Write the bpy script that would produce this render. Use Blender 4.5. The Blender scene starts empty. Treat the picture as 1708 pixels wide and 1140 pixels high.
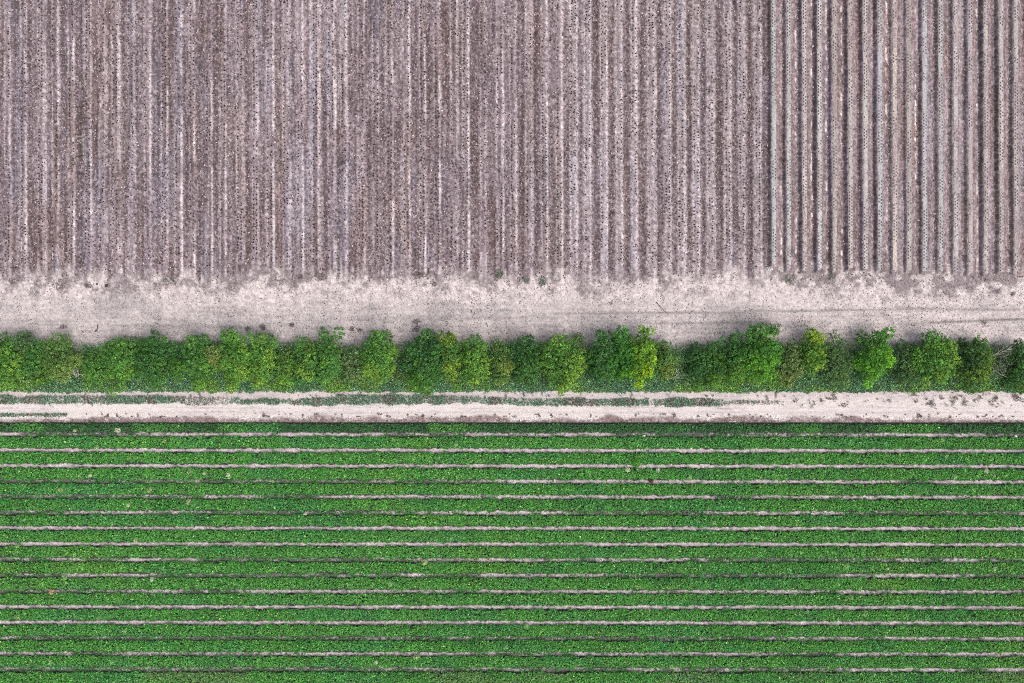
import bpy, math, random
import numpy as np
from math import radians as R
random.seed(7)
rng = np.random.default_rng(11)
sc = bpy.context.scene
col = sc.collection

# ------------------------------------------------------------------ scale
S = 15.0                                   # photo pixels per metre at the ground
CAM_H = 100.0
def X(px): return (px - 854.0) / S
def Y(py): return (570.0 - py) / S
def W(px, py, z=0.0):                      # where a point of height z stands to be seen at (px, py)
    k = 1.0 - z / CAM_H
    return X(px) * k, Y(py) * k

# ------------------------------------------------------------------ camera
cd = bpy.data.cameras.new("camera")
cam = bpy.data.objects.new("camera", cd); col.objects.link(cam)
cam.location = (0, 0, CAM_H); cam.rotation_euler = (0, 0, 0)
cd.sensor_width = 36.0
cd.lens = 36.0 * CAM_H / (1708.0 / S)
cd.clip_start = 1.0; cd.clip_end = 6000
sc.camera = cam

# ------------------------------------------------------------------ world, sun, exposure
SUN_EL = R(62); SUN_AZ = math.atan2(0.62, -0.50)      # light comes from the lower right of the picture
w = bpy.data.worlds.new("World"); sc.world = w; w.use_nodes = True
nt = w.node_tree; nt.nodes.clear()
sky = nt.nodes.new("ShaderNodeTexSky"); sky.sky_type = 'NISHITA'; sky.sun_disc = False
sky.sun_elevation = SUN_EL; sky.sun_rotation = SUN_AZ
sky.air_density = 1.0; sky.dust_density = 6.0; sky.ozone_density = 1.0
hs = nt.nodes.new("ShaderNodeHueSaturation"); hs.inputs['Saturation'].default_value = 0.45
bg = nt.nodes.new("ShaderNodeBackground"); bg.inputs[1].default_value = 0.145
wo = nt.nodes.new("ShaderNodeOutputWorld")
nt.links.new(sky.outputs[0], hs.inputs['Color']); nt.links.new(hs.outputs[0], bg.inputs[0]); nt.links.new(bg.outputs[0], wo.inputs[0])
sd = bpy.data.lights.new("sun", 'SUN'); sd.energy = 0.92; sd.angle = R(34); sd.color = (1.0, 0.93, 0.86)
sun = bpy.data.objects.new("sun", sd); col.objects.link(sun)
from mathutils import Vector
ldir = Vector((math.sin(SUN_AZ) * math.cos(SUN_EL), math.cos(SUN_AZ) * math.cos(SUN_EL), math.sin(SUN_EL)))
sun.rotation_euler = ldir.to_track_quat('Z', 'Y').to_euler(); sun.location = ldir * 80
vs = sc.view_settings
vs.view_transform = 'Standard'; vs.look = 'None'; vs.gamma = 1.0; vs.exposure = 0.62
sc.cycles.use_denoising = False            # keeps the grain of soil and leaves
sc.cycles.pixel_filter_type = 'BLACKMAN_HARRIS'; sc.cycles.filter_width = 1.0

# ------------------------------------------------------------------ noise
_T = np.random.default_rng(3).random((1024, 1024)).astype(np.float32)
def vn(x, y, sx, sy=None, seed=0):
    sy = sx if sy is None else sy
    x = np.asarray(x, dtype=np.float64) / sx + seed * 37.31 + 2000; y = np.asarray(y, dtype=np.float64) / sy + seed * 71.7 + 2000
    xi = np.floor(x).astype(np.int64); yi = np.floor(y).astype(np.int64)
    fx = x - xi; fy = y - yi
    fx = fx * fx * (3 - 2 * fx); fy = fy * fy * (3 - 2 * fy)
    a = _T[xi & 1023, yi & 1023]; b = _T[(xi + 1) & 1023, yi & 1023]
    c = _T[xi & 1023, (yi + 1) & 1023]; d = _T[(xi + 1) & 1023, (yi + 1) & 1023]
    return (a * (1 - fx) + b * fx) * (1 - fy) + (c * (1 - fx) + d * fx) * fy
def fbm(x, y, s, oct=4, seed=0, an=1.0):
    v = 0; a = 1.0; t = 0
    for i in range(oct):
        v = v + a * vn(x, y, s / 2 ** i, s * an / 2 ** i, seed + i * 5); t += a; a *= 0.55
    return v / t
def ss(a, b, x):
    t = np.clip((x - a) / (b - a), 0, 1); return t * t * (3 - 2 * t)
def lin(*c):
    c = np.array(c, float) / 255.0
    return np.where(c <= .04045, c / 12.92, ((c + .055) / 1.055) ** 2.4)
KA = 1.55
def alb(r, g, b): return lin(r, g, b) / KA

# ------------------------------------------------------------------ tagging
def tag(o, label=None, cat=None, group=None, kind=None):
    if label: o['label'] = label
    if cat: o['category'] = cat
    if group: o['group'] = group
    if kind: o['kind'] = kind
    return o
def empty(name, loc):
    o = bpy.data.objects.new(name, None); o.location = loc; o.empty_display_size = .3
    col.objects.link(o); return o

# ------------------------------------------------------------------ materials
def attr_mat(name, rough=0.9, speck=0.0, bump=0.0, scale=14.0, transl=0.0, huevar=0.0, spec=0.25):
    m = bpy.data.materials.new(name); m.use_nodes = True
    n = m.node_tree; n.nodes.clear(); L = n.links.new
    at = n.nodes.new("ShaderNodeAttribute"); at.attribute_name = "tint"
    c = at.outputs['Color']
    tc = n.nodes.new("ShaderNodeNewGeometry")
    if speck > 0:
        no = n.nodes.new("ShaderNodeTexNoise"); no.inputs['Scale'].default_value = scale
        no.inputs['Detail'].default_value = 3; no.inputs['Roughness'].default_value = .7
        L(tc.outputs['Position'], no.inputs['Vector'])
        mr = n.nodes.new("ShaderNodeMapRange"); mr.inputs[1].default_value = .3; mr.inputs[2].default_value = .7
        mr.inputs[3].default_value = 1 - speck; mr.inputs[4].default_value = 1 + speck
        L(no.outputs['Fac'], mr.inputs[0])
        mx = n.nodes.new("ShaderNodeVectorMath"); mx.operation = 'SCALE'
        L(c, mx.inputs[0]); L(mr.outputs[0], mx.inputs['Scale']); c = mx.outputs[0]
    p = n.nodes.new("ShaderNodeBsdfPrincipled"); p.inputs['Roughness'].default_value = rough
    p.inputs['Specular IOR Level'].default_value = spec
    L(c, p.inputs['Base Color'])
    if bump > 0:
        n2 = n.nodes.new("ShaderNodeTexNoise"); n2.inputs['Scale'].default_value = scale * .9
        n2.inputs['Detail'].default_value = 4; L(tc.outputs['Position'], n2.inputs['Vector'])
        b = n.nodes.new("ShaderNodeBump"); b.inputs['Strength'].default_value = 1.0; b.inputs['Distance'].default_value = bump
        L(n2.outputs['Fac'], b.inputs['Height']); L(b.outputs[0], p.inputs['Normal'])
    out = n.nodes.new("ShaderNodeOutputMaterial")
    if transl > 0:
        t = n.nodes.new("ShaderNodeBsdfTranslucent"); L(c, t.inputs[0])
        mi = n.nodes.new("ShaderNodeMixShader"); mi.inputs[0].default_value = transl
        L(p.outputs[0], mi.inputs[1]); L(t.outputs[0], mi.inputs[2]); L(mi.outputs[0], out.inputs[0])
    else: L(p.outputs[0], out.inputs[0])
    return m
def plain_mat(name, colr, rough=.85, var=.3, scale=8):
    m = bpy.data.materials.new(name); m.use_nodes = True
    n = m.node_tree; L = n.links.new; p = n.nodes['Principled BSDF']; p.inputs['Roughness'].default_value = rough
    g = n.nodes.new("ShaderNodeNewGeometry"); no = n.nodes.new("ShaderNodeTexNoise"); no.inputs['Scale'].default_value = scale
    L(g.outputs['Position'], no.inputs['Vector'])
    mr = n.nodes.new("ShaderNodeMapRange"); mr.inputs[3].default_value = 1 - var; mr.inputs[4].default_value = 1 + var
    L(no.outputs['Fac'], mr.inputs[0])
    v = n.nodes.new("ShaderNodeVectorMath"); v.operation = 'SCALE'; v.inputs[0].default_value = tuple(colr)
    L(mr.outputs[0], v.inputs['Scale']); L(v.outputs[0], p.inputs['Base Color'])
    return m
M_SOIL = attr_mat("soil", .95, .16, .04, 9)
M_SAND = attr_mat("sand", .95, .12, .03, 11)
M_LEAF = attr_mat("leaf", .55, transl=.40, spec=.3)
M_CROP = attr_mat("crop_leaf", .6, transl=.15, spec=.25)
M_GRASS = attr_mat("grass_leaf", .65, transl=.2, spec=.2)
M_DRY = attr_mat("dry_leaf", .8, transl=.1, spec=.15)
M_STONE = attr_mat("clod", .95)
M_FILM = attr_mat("mulch_film", .5, .12, .01, 9, spec=.35)
M_BARK = plain_mat("bark", (.10, .08, .06), scale=12)
M_PALEBARK = plain_mat("pale_bark", (.42, .40, .34), scale=12)
M_STICK = plain_mat("stick_wood", (.05, .04, .035), scale=20)
M_GROUND = plain_mat("far_ground", (.22, .18, .16), scale=.2)

# ------------------------------------------------------------------ mesh helpers
def set_tint(me, c):
    a = me.attributes.new("tint", 'FLOAT_COLOR', 'POINT')
    d = np.ones((len(me.vertices), 4), np.float32); d[:, :3] = np.clip(c, 0.003, .95); a.data.foreach_set("color", d.ravel())
def link_mesh(name, verts, faces, nper, mat, parent=None, tint=None, smooth=False, mats=None, matidx=None):
    me = bpy.data.meshes.new(name)
    verts = np.asarray(verts, np.float32); faces = np.asarray(faces, np.int32)
    me.vertices.add(len(verts)); me.vertices.foreach_set("co", verts.ravel())
    nf = len(faces); me.loops.add(nf * nper); me.loops.foreach_set("vertex_index", faces.ravel())
    me.polygons.add(nf); me.polygons.foreach_set("loop_start", np.arange(nf, dtype=np.int32) * nper)
    me.polygons.foreach_set("loop_total", np.full(nf, nper, np.int32))
    if matidx is not None: me.polygons.foreach_set("material_index", matidx.astype(np.int32))
    me.polygons.foreach_set("use_smooth", np.full(nf, smooth))
    for mm in (mats or [mat]): me.materials.append(mm)
    me.update(calc_edges=True)
    if tint is not None: set_tint(me, tint)
    o = bpy.data.objects.new(name, me); col.objects.link(o)
    if parent: o.parent = parent
    return o
def leaves(name, P, N, L, colr, mat, parent=None, wid=.62, fold=.12):
    """many small kite-shaped folded leaves: P centres, N normals, L lengths"""
    n = len(P); P = np.asarray(P, float); N = np.asarray(N, float)
    N /= np.linalg.norm(N, axis=1)[:, None] + 1e-9
    r = rng.normal(size=(n, 3)); T = np.cross(N, r); T /= np.linalg.norm(T, axis=1)[:, None] + 1e-9
    B = np.cross(N, T); L = np.asarray(L, float).reshape(-1, 1) * np.ones((n, 1)); Wd = L * wid
    V = np.empty((n, 4, 3))
    V[:, 0] = P - T * L * .5; V[:, 1] = P + B * Wd * .5 + T * L * .08 + N * L * fold
    V[:, 2] = P + T * L * .5 - N * L * .06; V[:, 3] = P - B * Wd * .5 + T * L * .08 + N * L * fold
    F = np.arange(n * 4).reshape(n, 4)
    return link_mesh(name, V.reshape(-1, 3), F, 4, mat, parent, np.repeat(colr, 4, axis=0))
def jit(n, base, s=.25, hue=.08):
    """n jittered copies of a base colour (or of n base colours)"""
    base = np.broadcast_to(np.asarray(base, float), (n, 3)).copy()
    base *= np.exp(rng.normal(0, s, (n, 1))); base *= np.exp(rng.normal(0, hue, (n, 3)))
    return base
def tube(path, radii, seg=6):
    V = []; F = []
    path = [Vector(p) for p in path]
    for i, p in enumerate(path):
        d = (path[min(i + 1, len(path) - 1)] - path[max(i - 1, 0)]).normalized()
        a = d.orthogonal().normalized(); b = d.cross(a)
        for k in range(seg):
            t = 2 * math.pi * k / seg; V.append(p + (a * math.cos(t) + b * math.sin(t)) * radii[i])
    for i in range(len(path) - 1):
        for k in range(seg):
            F.append((i * seg + k, i * seg + (k + 1) % seg, (i + 1) * seg + (k + 1) % seg, (i + 1) * seg + k))
    return [tuple(v) for v in V], F
def tubes(name, lst, mat, parent=None):
    V = []; F = []
    for path, rad in lst:
        v, f = tube(path, rad); o = len(V); V += v; F += [tuple(i + o for i in q) for q in f]
    return link_mesh(name, V, F, 4, mat, parent, smooth=True)

# ------------------------------------------------------------------ layout data
LEFT_BEDS = [-13, 13, 40, 68, 92, 119, 147, 170, 192, 218, 246, 274, 297, 321, 348, 372, 400, 426, 450, 477, 501, 526, 552, 573.5,
             602, 627, 650, 678, 705, 729, 757, 777, 806, 833, 856, 882, 908, 933, 956, 980, 1007, 1033, 1058, 1086, 1114, 1136, 1161, 1185, 1214, 1237, 1264]
k = -39
while k > -180: LEFT_BEDS.insert(0, k); k -= 26
LEFT_BEDS = np.array(LEFT_BEDS, float)
RIGHT_BEDS = np.array([1289, 1314, 1340, 1365, 1390, 1416, 1441, 1465, 1491, 1514, 1540, 1567, 1592, 1616, 1641, 1667, 1692] + [1718, 1743, 1768, 1794, 1820, 1846, 1872], float)
BED_END = {0: 446, 1: 454, 2: 456, 3: 455, 4: 458, 5: 452, 6: 453, 7: 455, 8: 459, 9: 456, 10: 457, 11: 457, 12: 459, 13: 460, 14: 461, 15: 458, 16: 460}
GAPS = [725.5, 752, 778, 804, 829.5, 856, 882, 908.5, 934.5, 960.5, 987.5, 1013.5, 1039.5, 1065.5, 1091.5, 1117.5, 1147, 1173, 1199]
# dark, wet and weedy stretches of each furrow between the crop beds (photo x from, to)
GDARK = [[(30, 230), (640, 780), (1015, 1130), (1095, 1400), (1640, 1720)], [(140, 150), (1080, 1090)], [], [(-200, 330), (330, 850), (1500, 1560)], [(-200, 350), (420, 540), (1190, 1260)],
         [(-200, 120), (300, 700), (940, 1180), (1400, 1700)], [], [], [(0, 95), (130, 215), (330, 700), (1180, 1500), (1640, 1708)], [(-200, 110), (260, 680), (705, 790), (1000, 1400), (1600, 1708)],
         [(-200, 80), (120, 175), (300, 400), (755, 800), (1370, 1400)], [], [], [(70, 120), (700, 1000), (1440, 1480), (-200, 1290)], [(120, 200), (820, 960), (1290, 1400)], [(-200, 640), (650, 1050), (1100, 1400), (1600, 1650)], [], [], []]
X0, X1 = -66.0, 66.0
DX, DY = .082, .1

def sand_mask(px, py):
    """1 where the pale headland sand shows, 0 where the bare field begins"""
    edge = 453 + 13 * (fbm(px, py * 0, 30, 3, 21) - .5) * 2 + 15 * (fbm(px, py, 22, 4, 22, an=1.5) - .5) * 2 + 22 * (vn(px, py * .08, 5, 5, 24) - .5)
    edge = edge + np.where(px < 1275, 4, 8)
    return ss(-14, 15, py - edge)

def upper_soil(px, py):
    """height (m) and colour of the bare field and the sandy headland, photo pixels in"""
    sh = px.shape
    x = px + (vn(px * 0, py, 160, 160, 31) - .5) * 1.6 + (vn(px, py, 900, 60, 30) - .5) * 1.0
    fine = rng.normal(0, 1, sh); 
    streak = fbm(px, py, 4.6, 3, 1, an=24.0); streak2 = vn(px, py, 3.0, 220, 2); patch = fbm(px, py, 60, 3, 3, an=3.0)
    mid = alb(147, 131, 137); dark = alb(80, 64, 66); light = alb(214, 203, 207); brown = alb(134, 112, 108); blue = alb(136, 134, 152); cool = alb(182, 184, 189)
    C = np.empty(sh + (3,)); C[:] = mid
    def mix(c, f): 
        nonlocal C
        C = C + (c - C) * np.clip(f, 0, 1)[..., None]
    mix(brown, ss(.52, .75, vn(px, py, 14, 150, 5)) * .6); mix(blue, ss(.58, .85, vn(px, py, 13, 170, 6)) * .42)
    mix(dark, ss(.50, .62, streak + .22 * (patch - .5)) * .46); mix(light, ss(.45, .34, streak + .25 * (patch - .5)) * .16)
    H = np.zeros(sh)
    # left part: low beds with crusted light stripes
    left = 1 - ss(1272, 1280, x)
    i = np.clip(np.searchsorted(LEFT_BEDS, x) , 1, len(LEFT_BEDS) - 1)
    i = i - (np.abs(x - LEFT_BEDS[i - 1]) < np.abs(x - LEFT_BEDS[i]))
    u = x - LEFT_BEDS[i]
    rb = np.random.default_rng(5); nb = len(LEFT_BEDS)
    off = rb.uniform(2.5, 8.5, nb); stg = rb.uniform(.35, 1.15, nb); wd = rb.uniform(1.2, 2.5, nb); off2 = rb.uniform(-9, -4, nb); stg2 = rb.uniform(0, .6, nb); dk = rb.uniform(.15, .85, nb)
    H += left * (.06 * np.cos(u / 26 * 2 * np.pi) + .02 * (streak - .5))
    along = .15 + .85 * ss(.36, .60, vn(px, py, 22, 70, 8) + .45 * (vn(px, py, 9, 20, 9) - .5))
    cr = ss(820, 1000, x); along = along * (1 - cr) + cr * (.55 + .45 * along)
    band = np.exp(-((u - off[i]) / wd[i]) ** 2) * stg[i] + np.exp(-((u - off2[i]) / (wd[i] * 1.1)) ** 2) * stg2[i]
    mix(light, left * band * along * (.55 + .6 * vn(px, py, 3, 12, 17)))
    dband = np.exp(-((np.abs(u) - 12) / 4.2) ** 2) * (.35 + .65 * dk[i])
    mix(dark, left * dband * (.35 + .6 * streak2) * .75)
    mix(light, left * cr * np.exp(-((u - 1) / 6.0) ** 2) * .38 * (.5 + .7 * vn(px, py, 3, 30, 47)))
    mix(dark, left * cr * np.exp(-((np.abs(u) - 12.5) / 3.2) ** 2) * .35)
    core = np.exp(-((np.abs(u) - 4.6) / 1.1) ** 2)
    mix(light, left * core * .55 * along * (.3 + .9 * vn(px, py, 2.5, 7, 26)))
    mix(dark, left * np.exp(-(u / 2.2) ** 2) * .35 * (vn(px, py, 3, 40, 27)))
    mix(dark, left * np.exp(-((u - 8.5) / 1.6) ** 2) * .4 * ss(.35, .6, vn(px, py, 12, 60, 28)))
    mix(dark, left * np.exp(-((u + 8.5) / 1.6) ** 2) * .4 * ss(.35, .6, vn(px, py, 12, 60, 29)))
    # right part: tall raised beds, steep on their left side
    right = 1 - left
    j = np.clip(np.round((x - 1289 - 3) / 25.2), 0, len(RIGHT_BEDS) - 1).astype(int)
    j = np.clip(j, 0, len(RIGHT_BEDS) - 1)
    v = x - RIGHT_BEDS[j]
    lo = v < -10.5; j2 = np.where(lo & (j > 0), j - 1, j); v = np.where(lo & (j > 0), x - RIGHT_BEDS[j2], v); j = j2
    ends = np.array([BED_END.get(q, 459) for q in range(len(RIGHT_BEDS))], float)
    endf = 1 - ss(-2.5, 2.0, py - ends[j] - 2.0 * (vn(px, py, 4, 4, 44) - .5))
    rr = np.random.default_rng(9); hh = rr.uniform(.26, .42, len(RIGHT_BEDS)); hh[8] = .20; hh[13] = .32
    prof = ss(-8.0, -4.2, v) * (1 - ss(3.4, 15.5, v)) - .22 * np.exp(-((v + 9.3) / 2.0) ** 2)
    prof = prof * (1 + .14 * (vn(px, py, 2.6, 4, 50) - .5)) * (.93 + .14 * vn(px, py, 8, 14, 45))
    H += right * hh[j] * prof * endf
    H += right * .05 * ss(12, 15, v) * endf * ss(.5, .6, vn(px, py, 5, 16, 46))
    rc = rr.uniform(0, 1, len(RIGHT_BEDS))
    mix(alb(160, 152, 152), right * np.exp(-((v - .5) / 4.4) ** 2) * .55 * endf)
    mix(alb(142, 120, 117), right * np.exp(-((v - 9.5) / 4.5) ** 2) * (.2 + .6 * rc[j]) * (.6 + .5 * vn(px, py, 10, 80, 12)))
    mix(alb(104, 94, 96), right * (1 - ss(-7, -4.2, v)) * ss(-13.5, -10, v) * (.3 + .5 * vn(px, py, 14, 60, 25)) * endf)  # furrow shadow left of each ridge, painted into the soil colour
    crk = ss(.60, .72, vn(px, py, 4.5, 9, 13)) * np.exp(-((v - 13.0) / 1.8) ** 2) * ((rc[j] > .5) * 1.0)
    mix(alb(228, 216, 216), right * crk * .9 * endf)
    # blend to headland
    sm = sand_mask(px, py)
    C = C * (1 + .16 * (fbm(px, py, 240, 3, 35, an=1.4) - .5) * 2 + .28 * (fbm(px, py, 26, 3, 36, an=2.2) - .5))[..., None]
    worm = vn(px, py, 2.6, 3.2, 16) * .6 + .4 * vn(px, py, 4.2, 3.0, 19)
    C = C * np.exp(rng.normal(0, .20, sh) + 1.35 * (worm - .5) - .05)[..., None]
    br_ = ss(.72, .82, vn(px, py, 2.3, 2.8, 18)) * .35
    C = C + (light - C) * br_[..., None]
    H += rng.normal(0, .016, sh) * (1 - sm * .6)
    # between the bed ends the sand reaches up
    tongue = right * ss(432, 452, py + 9 * (vn(px, py, 5, 9, 48) - .5)) * np.clip(1 - prof * endf * 1.5, 0, 1)
    sandc = sand_colour(px, py)
    sm2 = np.maximum(sm, tongue * .85)
    sm2 = np.where(right > .5, np.maximum(sm2 * (1 - prof * endf * .95), sm2 * ss(458, 464, py)), sm2)
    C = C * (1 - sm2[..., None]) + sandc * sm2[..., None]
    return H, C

def sand_colour(px, py):
    sh = px.shape
    base = alb(216, 204, 203); grey = alb(186, 177, 177); dk = alb(124, 111, 115)
    C = np.empty(sh + (3,)); C[:] = base
    n1 = fbm(px, py, 60, 5, 51, an=.5); n2 = fbm(px, py, 12, 3, 52)
    lowleft = ss(482, 535, py + 40 * (n1 - .5)) * (1 - .78 * ss(1000, 1500, px + 100 * (n1 - .5)))
    f = np.clip(.62 * lowleft + .75 * ss(.50, .72, n1) * .7, 0, 1)
    C = C + (grey - C) * f[..., None]
    # ragged dark crumbs close to the field edge and the loosened column near x = 1490
    e = (1 - ss(462, 512, py)) * ss(.42, .60, n2 * .6 + n1 * .4) * .8 + .3 * ss(.6, .75, vn(px, py, 4, 5, 59)) * (1 - ss(480, 530, py)) + np.exp(-((px - 1492) / 30) ** 2) * ss(.40, .7, n2) * .4 * (1 - ss(535, 560, py))
    e = e + np.exp(-((px - 1570) / 90) ** 2 - ((py - 487) / 12) ** 2) * ss(.45, .75, n2) * .5 * (.4 + vn(px, py, 3, 3, 49))
    C = C + (dk - C) * np.clip(e * (.55 + .9 * vn(px, py, 3.2, 3.2, 48)), 0, .8)[..., None]
    # wheel ruts
    def rut(cy, wdt, x0, x1, s):
        nonlocal C
        g = np.exp(-((py - cy) / wdt) ** 2) * ss(x0, x0 + 80, px) * (1 - ss(x1 - 80, x1, px)) * s * (.5 + .9 * vn(px, py, 30, 5, 53))
        C = C * (1 - np.clip(g, 0, .7))[..., None]
    rut(523 - (px - 950) * .004, 2.3, 860, 1290, .36); rut(518 - (px - 1300) * .001 + 2 * np.sin(px / 90), 2.3, 1250, 1760, .40)
    rut(541 - (px - 1000) * .012, 2.4, 1040, 1330, .36); rut(540 - (px - 1500) * .035, 2.2, 1490, 1760, .5)
    rut(531, 2.5, 560, 1000, .20); rut(508, 2.2, 560, 1100, .12); rut(545, 3, 150, 520, .14); rut(500, 2, -100, 240, .08)
    stk = vn(px, py, 90, 2.2, 77) * .6 + .4 * vn(px, py, 30, 1.8, 78)
    C = C * (1 - .16 * ss(.5, .75, stk) * ss(495, 520, py))[..., None]
    d = ss(.80, .90, vn(px, py, 2.6, 2.6, 54) * .55 + .45 * vn(px, py, 20, 20, 55) + .12)
    C = C * (1 - .0 * d)[..., None]
    # soft tree shade beside the row, painted into the sand colour
    tree_shade = ss(560, 576, py + 14 * (n1 - .5) * 2) * .3
    C = C + (alb(176, 164, 166) - C) * tree_shade[..., None]
    sp = rng.random(sh); amp = .09 + .05 * (1 - ss(480, 510, py))
    C = C * np.exp(rng.normal(0, 1, sh) * amp + .38 * (vn(px, py, 2.6, 2.4, 57) - .5) + .16 * (vn(px, py, 9, 4, 58) - .5))[..., None]
    cr = sp < (.07 * (.5 + ss(.35, .7, n1)))
    C[cr] *= .55
    return C

def lane_soil(px, py):
    sh = px.shape
    base = alb(224, 214, 212); C = np.empty(sh + (3,)); C[:] = base
    n1 = fbm(px, py, 30, 4, 61, an=.5); n2 = fbm(px, py, 9, 3, 62)
    g = ss(670, 655, py) * .55 + ss(.5, .75, n1) * .25
    C = C + (alb(196, 182, 186) - C) * np.clip(g, 0, 1)[..., None]
    # crumbly darker strip beside the crop
    ed = 696.5 - 8 * (fbm(px, py * 0, 40, 3, 63) - .5) * 2 - 3 * ss(900, 1200, px) * 0 + 2 * ss(1150, 1400, px)
    s = ss(-3, 4, py - ed) * (.62 + .5 * ss(.35, .6, n2))
    C = C + (alb(136, 116, 116) - C) * np.clip(s, 0, .9)[..., None]
    tr = np.exp(-((py - 681 - np.sin(px / 60)) / 1.2) ** 2) * .22 + np.exp(-((py - 688.5 - np.sin(px / 75)) / 1.2) ** 2) * .16 + .16 * ss(.5, .8, vn(px, py, 18, 1.6, 67)) + .14 * ss(.5, .8, vn(px, py, 5, 2.5, 68))
    C = C * (1 - tr * (vn(px, py, 60, 60, 64)))[..., None]
    C = C * np.exp(rng.normal(0, 1, sh) * (.09 + .26 * ss(692, 699, py) + .06 * ss(668, 655, py)))[..., None]
    # lip beside the first crop bed
    H = .05 * ss(694, 700, py) + .07 * ss(701, 704.5, py) - .14 * ss(705.0, 706.6, py)
    H = H + rng.normal(0, .006, sh) + .02 * rng.normal(0, 1, sh) * ss(694, 700, py) - .05 * np.exp(-((py - 685) / 5) ** 2) - .03 * np.exp(-((py - 658) / 5) ** 2)
    return H, C

def crop_soil(px, py):
    sh = px.shape
    G = np.array(GAPS); yy = py - .0009 * (px - 854) + 1.3 * (vn(px, py * 0, 60, 60, 71) - .5)
    i = np.abs(yy[..., None] - G).argmin(-1); d = np.abs(yy - G[i])
    n2 = vn(px, py, 14, 3, 72); n3 = vn(px, py, 4, 2.4, 73)
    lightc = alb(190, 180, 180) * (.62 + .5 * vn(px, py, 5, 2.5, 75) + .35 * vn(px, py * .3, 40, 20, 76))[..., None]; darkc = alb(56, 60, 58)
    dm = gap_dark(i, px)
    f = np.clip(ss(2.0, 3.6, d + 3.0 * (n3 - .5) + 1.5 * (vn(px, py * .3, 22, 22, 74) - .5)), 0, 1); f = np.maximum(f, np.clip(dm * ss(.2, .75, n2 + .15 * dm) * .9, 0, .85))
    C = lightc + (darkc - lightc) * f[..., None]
    C = C * np.exp(rng.normal(0, .2, sh))[..., None]
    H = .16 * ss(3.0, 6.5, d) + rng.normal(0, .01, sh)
    H = H * ss(705.6, 707.5, py) - .02
    return H, C
def gap_dark(i, px):
    dm = np.zeros(px.shape)
    for gi, lst in enumerate(GDARK):
        for a, b in lst:
            dm = np.where(i == gi, np.maximum(dm, ss(a - 8, a + 12, px) * (1 - ss(b - 12, b + 8, px))), dm)
    for gi, s in ((0, .30), (5, .45), (8, .65), (9, .55), (10, .35), (13, .55), (14, .4), (15, .55), (3, .25), (4, .2)):
        dm = np.where(i == gi, np.maximum(dm * .85, s * (vn(px, px * 0, 34, 34, 80 + gi) > .42) * ss(.35, .7, vn(px, px * 0, 22, 22, 90 + gi))+ s * .25), dm)
    return dm

def sheet(name, y_top, y_bot, fn, mat, dy=DY):
    """one ground sheet between two photo rows"""
    ya, yb = Y(y_top), Y(y_bot); ny = max(2, int(round((ya - yb) / dy)) + 1); nx = int((X1 - X0) / DX) + 1
    xs = np.linspace(X0, X1, nx); ys = np.linspace(ya, yb, ny)
    gx, gy = np.meshgrid(xs, ys); px = gx * S + 854; py = 570 - gy * S
    H, C = fn(px, py)
    H[0, :] = 0 if name != "ploughed_field" else H[0, :]; H[-1, :] = 0
    jx = gx + rng.uniform(-.02, .02, gx.shape); jx[:, 0] = X0; jx[:, -1] = X1
    V = np.stack([jx, gy, H], -1).reshape(-1, 3)
    a = np.arange(ny * nx).reshape(ny, nx)
    F = np.stack([a[:-1, :-1], a[1:, :-1], a[1:, 1:], a[:-1, 1:]], -1).reshape(-1, 4)
    o = link_mesh(name, V, F, 4, mat, None, C.reshape(-1, 3), smooth=False)
    tag(o, kind='structure'); return o
def verge_soil(px, py):
    n1 = fbm(px, py, 30, 4, 66); C = np.empty(px.shape + (3,)); C[:] = alb(178, 166, 170)
    C = C + (alb(96, 100, 84) - C) * ss(578, 600, py + 12 * (n1 - .5))[..., None]
    C = C + (alb(200, 187, 188) - C) * ss(647, 652, py + 5 * (n1 - .5))[..., None]
    C = C * np.exp(rng.normal(0, .2, px.shape))[..., None]
    return rng.normal(0, .01, px.shape) + .03 * n1, C

gp = bpy.data.meshes.new("ground")
gp.from_pydata([(-2500, -2500, -.25), (2500, -2500, -.25), (2500, 2500, -.25), (-2500, 2500, -.25)], [], [(0, 1, 2, 3)]); gp.materials.append(M_GROUND)
go = bpy.data.objects.new("ground", gp); col.objects.link(go); tag(go, kind='structure')
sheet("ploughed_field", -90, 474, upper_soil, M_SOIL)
sheet("sandy_headland", 474, 574, lambda a, b: (lambda r: (r[0] * .5, r[1]))(upper_soil(a, b)), M_SAND)
sheet("verge", 574, 655, verge_soil, M_SOIL, .14)
sheet("dirt_lane", 655, 705, lane_soil, M_SAND, .08)
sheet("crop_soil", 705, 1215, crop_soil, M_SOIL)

# ------------------------------------------------------------------ clods and stubble scattered over the bare field
def clods(name, P, r, colr, mat, squash=.6):
    n = len(P); base = np.array([(1, 0, 0), (0, 1, 0), (-1, 0, 0), (0, -1, 0), (0, 0, 1)], float)
    V = base[None] * (1 + rng.normal(0, .25, (n, 5, 1)))
    th = rng.uniform(0, 6.28, n); c, s = np.cos(th)[:, None], np.sin(th)[:, None]
    x = V[..., 0] * c - V[..., 1] * s; y = V[..., 0] * s + V[..., 1] * c
    V = np.stack([x * r[:, None], y * r[:, None], V[..., 2] * squash * r[:, None]], -1) + P[:, None]
    f = np.array([(0, 1, 4), (1, 2, 4), (2, 3, 4), (3, 0, 4)]); F = (f[None] + (np.arange(n) * 5)[:, None, None]).reshape(-1, 3)
    return link_mesh(name, V.reshape(-1, 3), F, 3, mat, None, np.repeat(colr, 5, axis=0))
n = 52000
px = rng.uniform(-120, 1830, n); py = rng.uniform(-80, 470, n)
keep = (sand_mask(px, py) < rng.random(n) * 1.1) & (vn(px, py, 5, 90, 1) > .25)
px, py = px[keep], py[keep]; n = len(px)
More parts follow.
